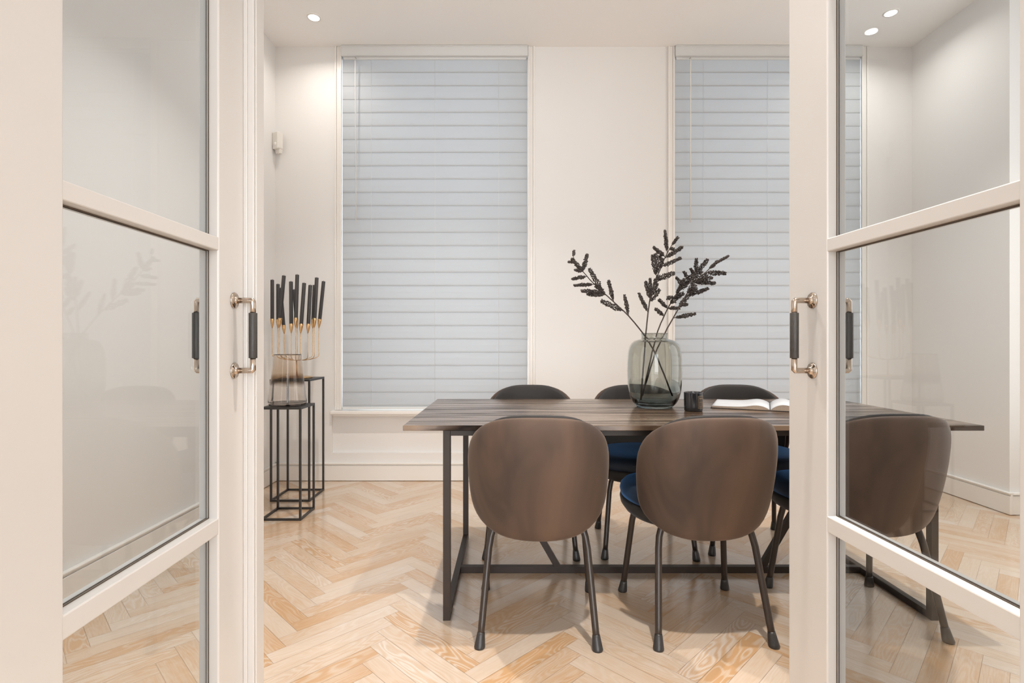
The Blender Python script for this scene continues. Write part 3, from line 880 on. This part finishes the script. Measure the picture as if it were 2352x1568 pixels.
# tapered vase
ov = [(0.001, 0.0), (0.092, 0.0), (0.104, 0.003), (0.112, 0.012), (0.1135, 0.026), (0.1105, 0.05), (0.100, 0.13), (0.091, 0.21), (0.083, 0.29), (0.0815, 0.3145)]
iv_ = [(0.0795, 0.3150), (0.0805, 0.29), (0.0885, 0.21), (0.0975, 0.13), (0.108, 0.052), (0.1105, 0.03), (0.108, 0.018), (0.098, 0.012), (0.001, 0.010)]
tv = MB().lathe(smooth_prof(ov) + smooth_prof(iv_), 72).build('tapered_vase', M['amber_glass'])
tv.location = (-1.400, 3.313, 0.6845)
tag(tv, 'tapered clear and amber glass vase with a smoky band on the lower plinth table', 'vase')

# candle holder with twelve arms
CX, CY, CZ = -1.498, 3.715, 0.825
ca = thing('candelabra', 'brass candle holder with twelve thin arms on the taller plinth table', 'candle holder', (CX, CY, CZ + 0.0005))
MB().lathe([(0.001, 0.0), (0.095, 0.0), (0.098, 0.004), (0.096, 0.009), (0.088, 0.011), (0.02, 0.013), (0.001, 0.013)], 56).build('base', M['brass'], ca)
MB().tube([(0, 0, 0.012), (0, 0, 0.06), (0, 0, 0.125)], [0.007, 0.0045, 0.0055], 12).build('stem', M['brass'], ca)
cand = [ # cup px, side (+ far / - near), high?, top px minus bottom px
 (625.4, 1, 1, 0.0, 643, 'leftmost of the twelve, standing straight'),
 (638.5, 1, 1, 0.0, 649, 'second from the left, partly hidden by a leaning one'),
 (641.8, -1, 1, 8.5, 638, 'third from the left, leaning right across its neighbours'),
 (653.0, 1, 0, -8.0, 657, 'fourth from the left, leaning left with its foot to the right'),
 (669.0, -1, 0, -0.6, 653, 'fifth from the left, low cup, bent a little at its tip'),
 (679.0, -1, 1, 3.0, 638, 'one of the tallest, sixth from the left'),
 (682.5, 1, 1, -8.0, 660, 'seventh from the left, hidden behind the tall sixth one'),
 (690.5, -1, 0, 7.0, 656, 'eighth from the left, low cup, leaning right'),
 (707.2, -1, 0, 5.0, 660, 'ninth from the left, low cup, shortest on the right side'),
 (718.3, 1, 1, 4.0, 651, 'tenth from the left, just behind a taller one'),
 (721.8, -1, 1, 5.0, 642, 'eleventh from the left, tall and leaning right'),
 (732.4, 1, 1, 10.0, 645, 'rightmost of the twelve, leaning right the most'),
]
S = 3.72 / F
for (px, sd, hi, lean, ty, desc) in cand:
    x = (px - 679.5) * S
    R_ = 0.165
    y = sd * math.sqrt(max(0.0, R_ * R_ - x * x)) if abs(x) < R_ else 0.0
    depth = CY + y
    # keep the cup where its own distance puts it
    X = (px - 1176) * depth / F - CX
    zt = (CH + 31 * S if hi else CH + 18 * S) - CZ
    ctop = CH + (784 - ty) * S - CZ
    rr = math.hypot(X, y)
    ux, uy = X / rr, y / rr
    ra = rr - 0.0
    pts = [Vector((0, 0, 0.121)), Vector((ux * ra * 0.5, uy * ra * 0.5, 0.127)), Vector((ux * (ra - 0.03), uy * (ra - 0.03), 0.137)),
           Vector((ux * (ra - 0.008), uy * (ra - 0.008), 0.146)), Vector((ux * ra, uy * ra, 0.166)), Vector((X - lean * S * 0.05, y, 0.21)), Vector((X, y, zt))]
    arm = MB().tube(catmull(pts, 4), 0.0022, 8).build('arm', M['brass'], ca)
    ldx = lean * S / 0.30
    up = Vector((ldx, 0, 1)).normalized()
    q = Vector((X, y, zt)); rot = Vector((0, 0, 1)).rotation_difference(up).to_matrix()
    pr = [(0.001, 0.0), (0.0035, 0.001), (0.0065, 0.012), (0.0105, 0.03), (0.0128, 0.05), (0.0135, 0.064), (0.0125, 0.064), (0.010, 0.05), (0.001, 0.046)]
    cb = MB().lathe(pr, 20)
    cb.v = [tuple(rot @ Vector(v) + q) for v in cb.v]
    cb.build('cup', M['brass'], arm)
    hgt = (ctop - zt - 0.047) / up.z
    pr = [(0.001, 0.0), (0.0095, 0.0), (0.0118, 0.016), (0.0123, 0.02), (0.0123, hgt - 0.002), (0.0112, hgt), (0.001, hgt)]
    k = MB().lathe(pr, 20)
    k.tube([(0, 0, hgt - 0.001), (0.0005, 0, hgt + 0.006)], 0.0011, 6)
    k.v = [tuple(rot @ Vector(v)) for v in k.v]
    o = k.build('taper_candle', M['candle'])
    p_ = q + up * 0.0475
    o.location = (CX + p_.x, CY + p_.y, CZ + 0.0005 + p_.z)
    tag(o, 'black taper candle, ' + desc, 'candle', 'black taper candles in the brass holder')

# ------------------------------------------------------------------ motion sensor
ms = thing('motion_sensor', 'small white motion sensor on the wall high in the left corner', 'sensor', (-1.800, 4.088, 2.555), math.radians(-28))
MB().prism([(-0.030, 0.012), (-0.026, 0.0), (0.026, 0.0), (0.030, 0.012), (0.032, 0.128), (-0.032, 0.128)], -0.030, 0.022).build('housing', M['white_plastic'], ms, bevel=0.006, seg=3)
MB().lathe([(0.001, -0.036), (0.012, -0.035), (0.017, -0.030), (0.017, -0.026)], 24, (0, 0, 0.034), axis='y').build('lens', M['trim'], ms)
MB().prism([(-0.020, -0.028), (0.020, -0.028), (0.026, 0.004), (-0.026, 0.004)], -0.008, 0.022).build('bracket', M['white_plastic'], ms, bevel=0.003)

# ------------------------------------------------------------------ recessed ceiling lights
def downlight(x, y, power, label, spread=150):
    r = thing('ceiling_spotlight', label, 'ceiling light', (x, y, ZC), 0, 'recessed ceiling spotlights')
    MB().lathe([(0.036, -0.0005), (0.036, -0.004), (0.041, -0.006), (0.049, -0.004), (0.050, -0.0005)], 40).build('bezel', M['white_plastic'], r)
    MB().lathe([(0.001, -0.0045), (0.037, -0.0045), (0.037, -0.001), (0.001, -0.001)], 40).build('lens', M['lamp'], r)
    area('spotlight_beam', (0, 0, -0.012), (0, 0, 0), 0.07, power, WARM, None, spread, parent=r)
    return r
downlight(-1.400, 3.753, 8, 'round recessed ceiling spotlight near the left corner above the plinth tables')
downlight(2.640, 3.702, 10, 'round recessed ceiling spotlight seen through the glass of the right door')
downlight(0.560, 1.120, 46, 'round recessed ceiling spotlight above the near side of the table', 80)
downlight(2.600, 1.350, 10, 'round recessed ceiling spotlight behind the opened right door')
downlight(-0.650, 2.500, 48, 'added unseen ceiling fill light above the left end of the table', 105)  # added out of view, its floor bounce brightens the ceiling
downlight(2.000, 2.500, 48, 'added unseen ceiling fill light above the right end of the table', 105)  # second added lamp, same fill for the right side
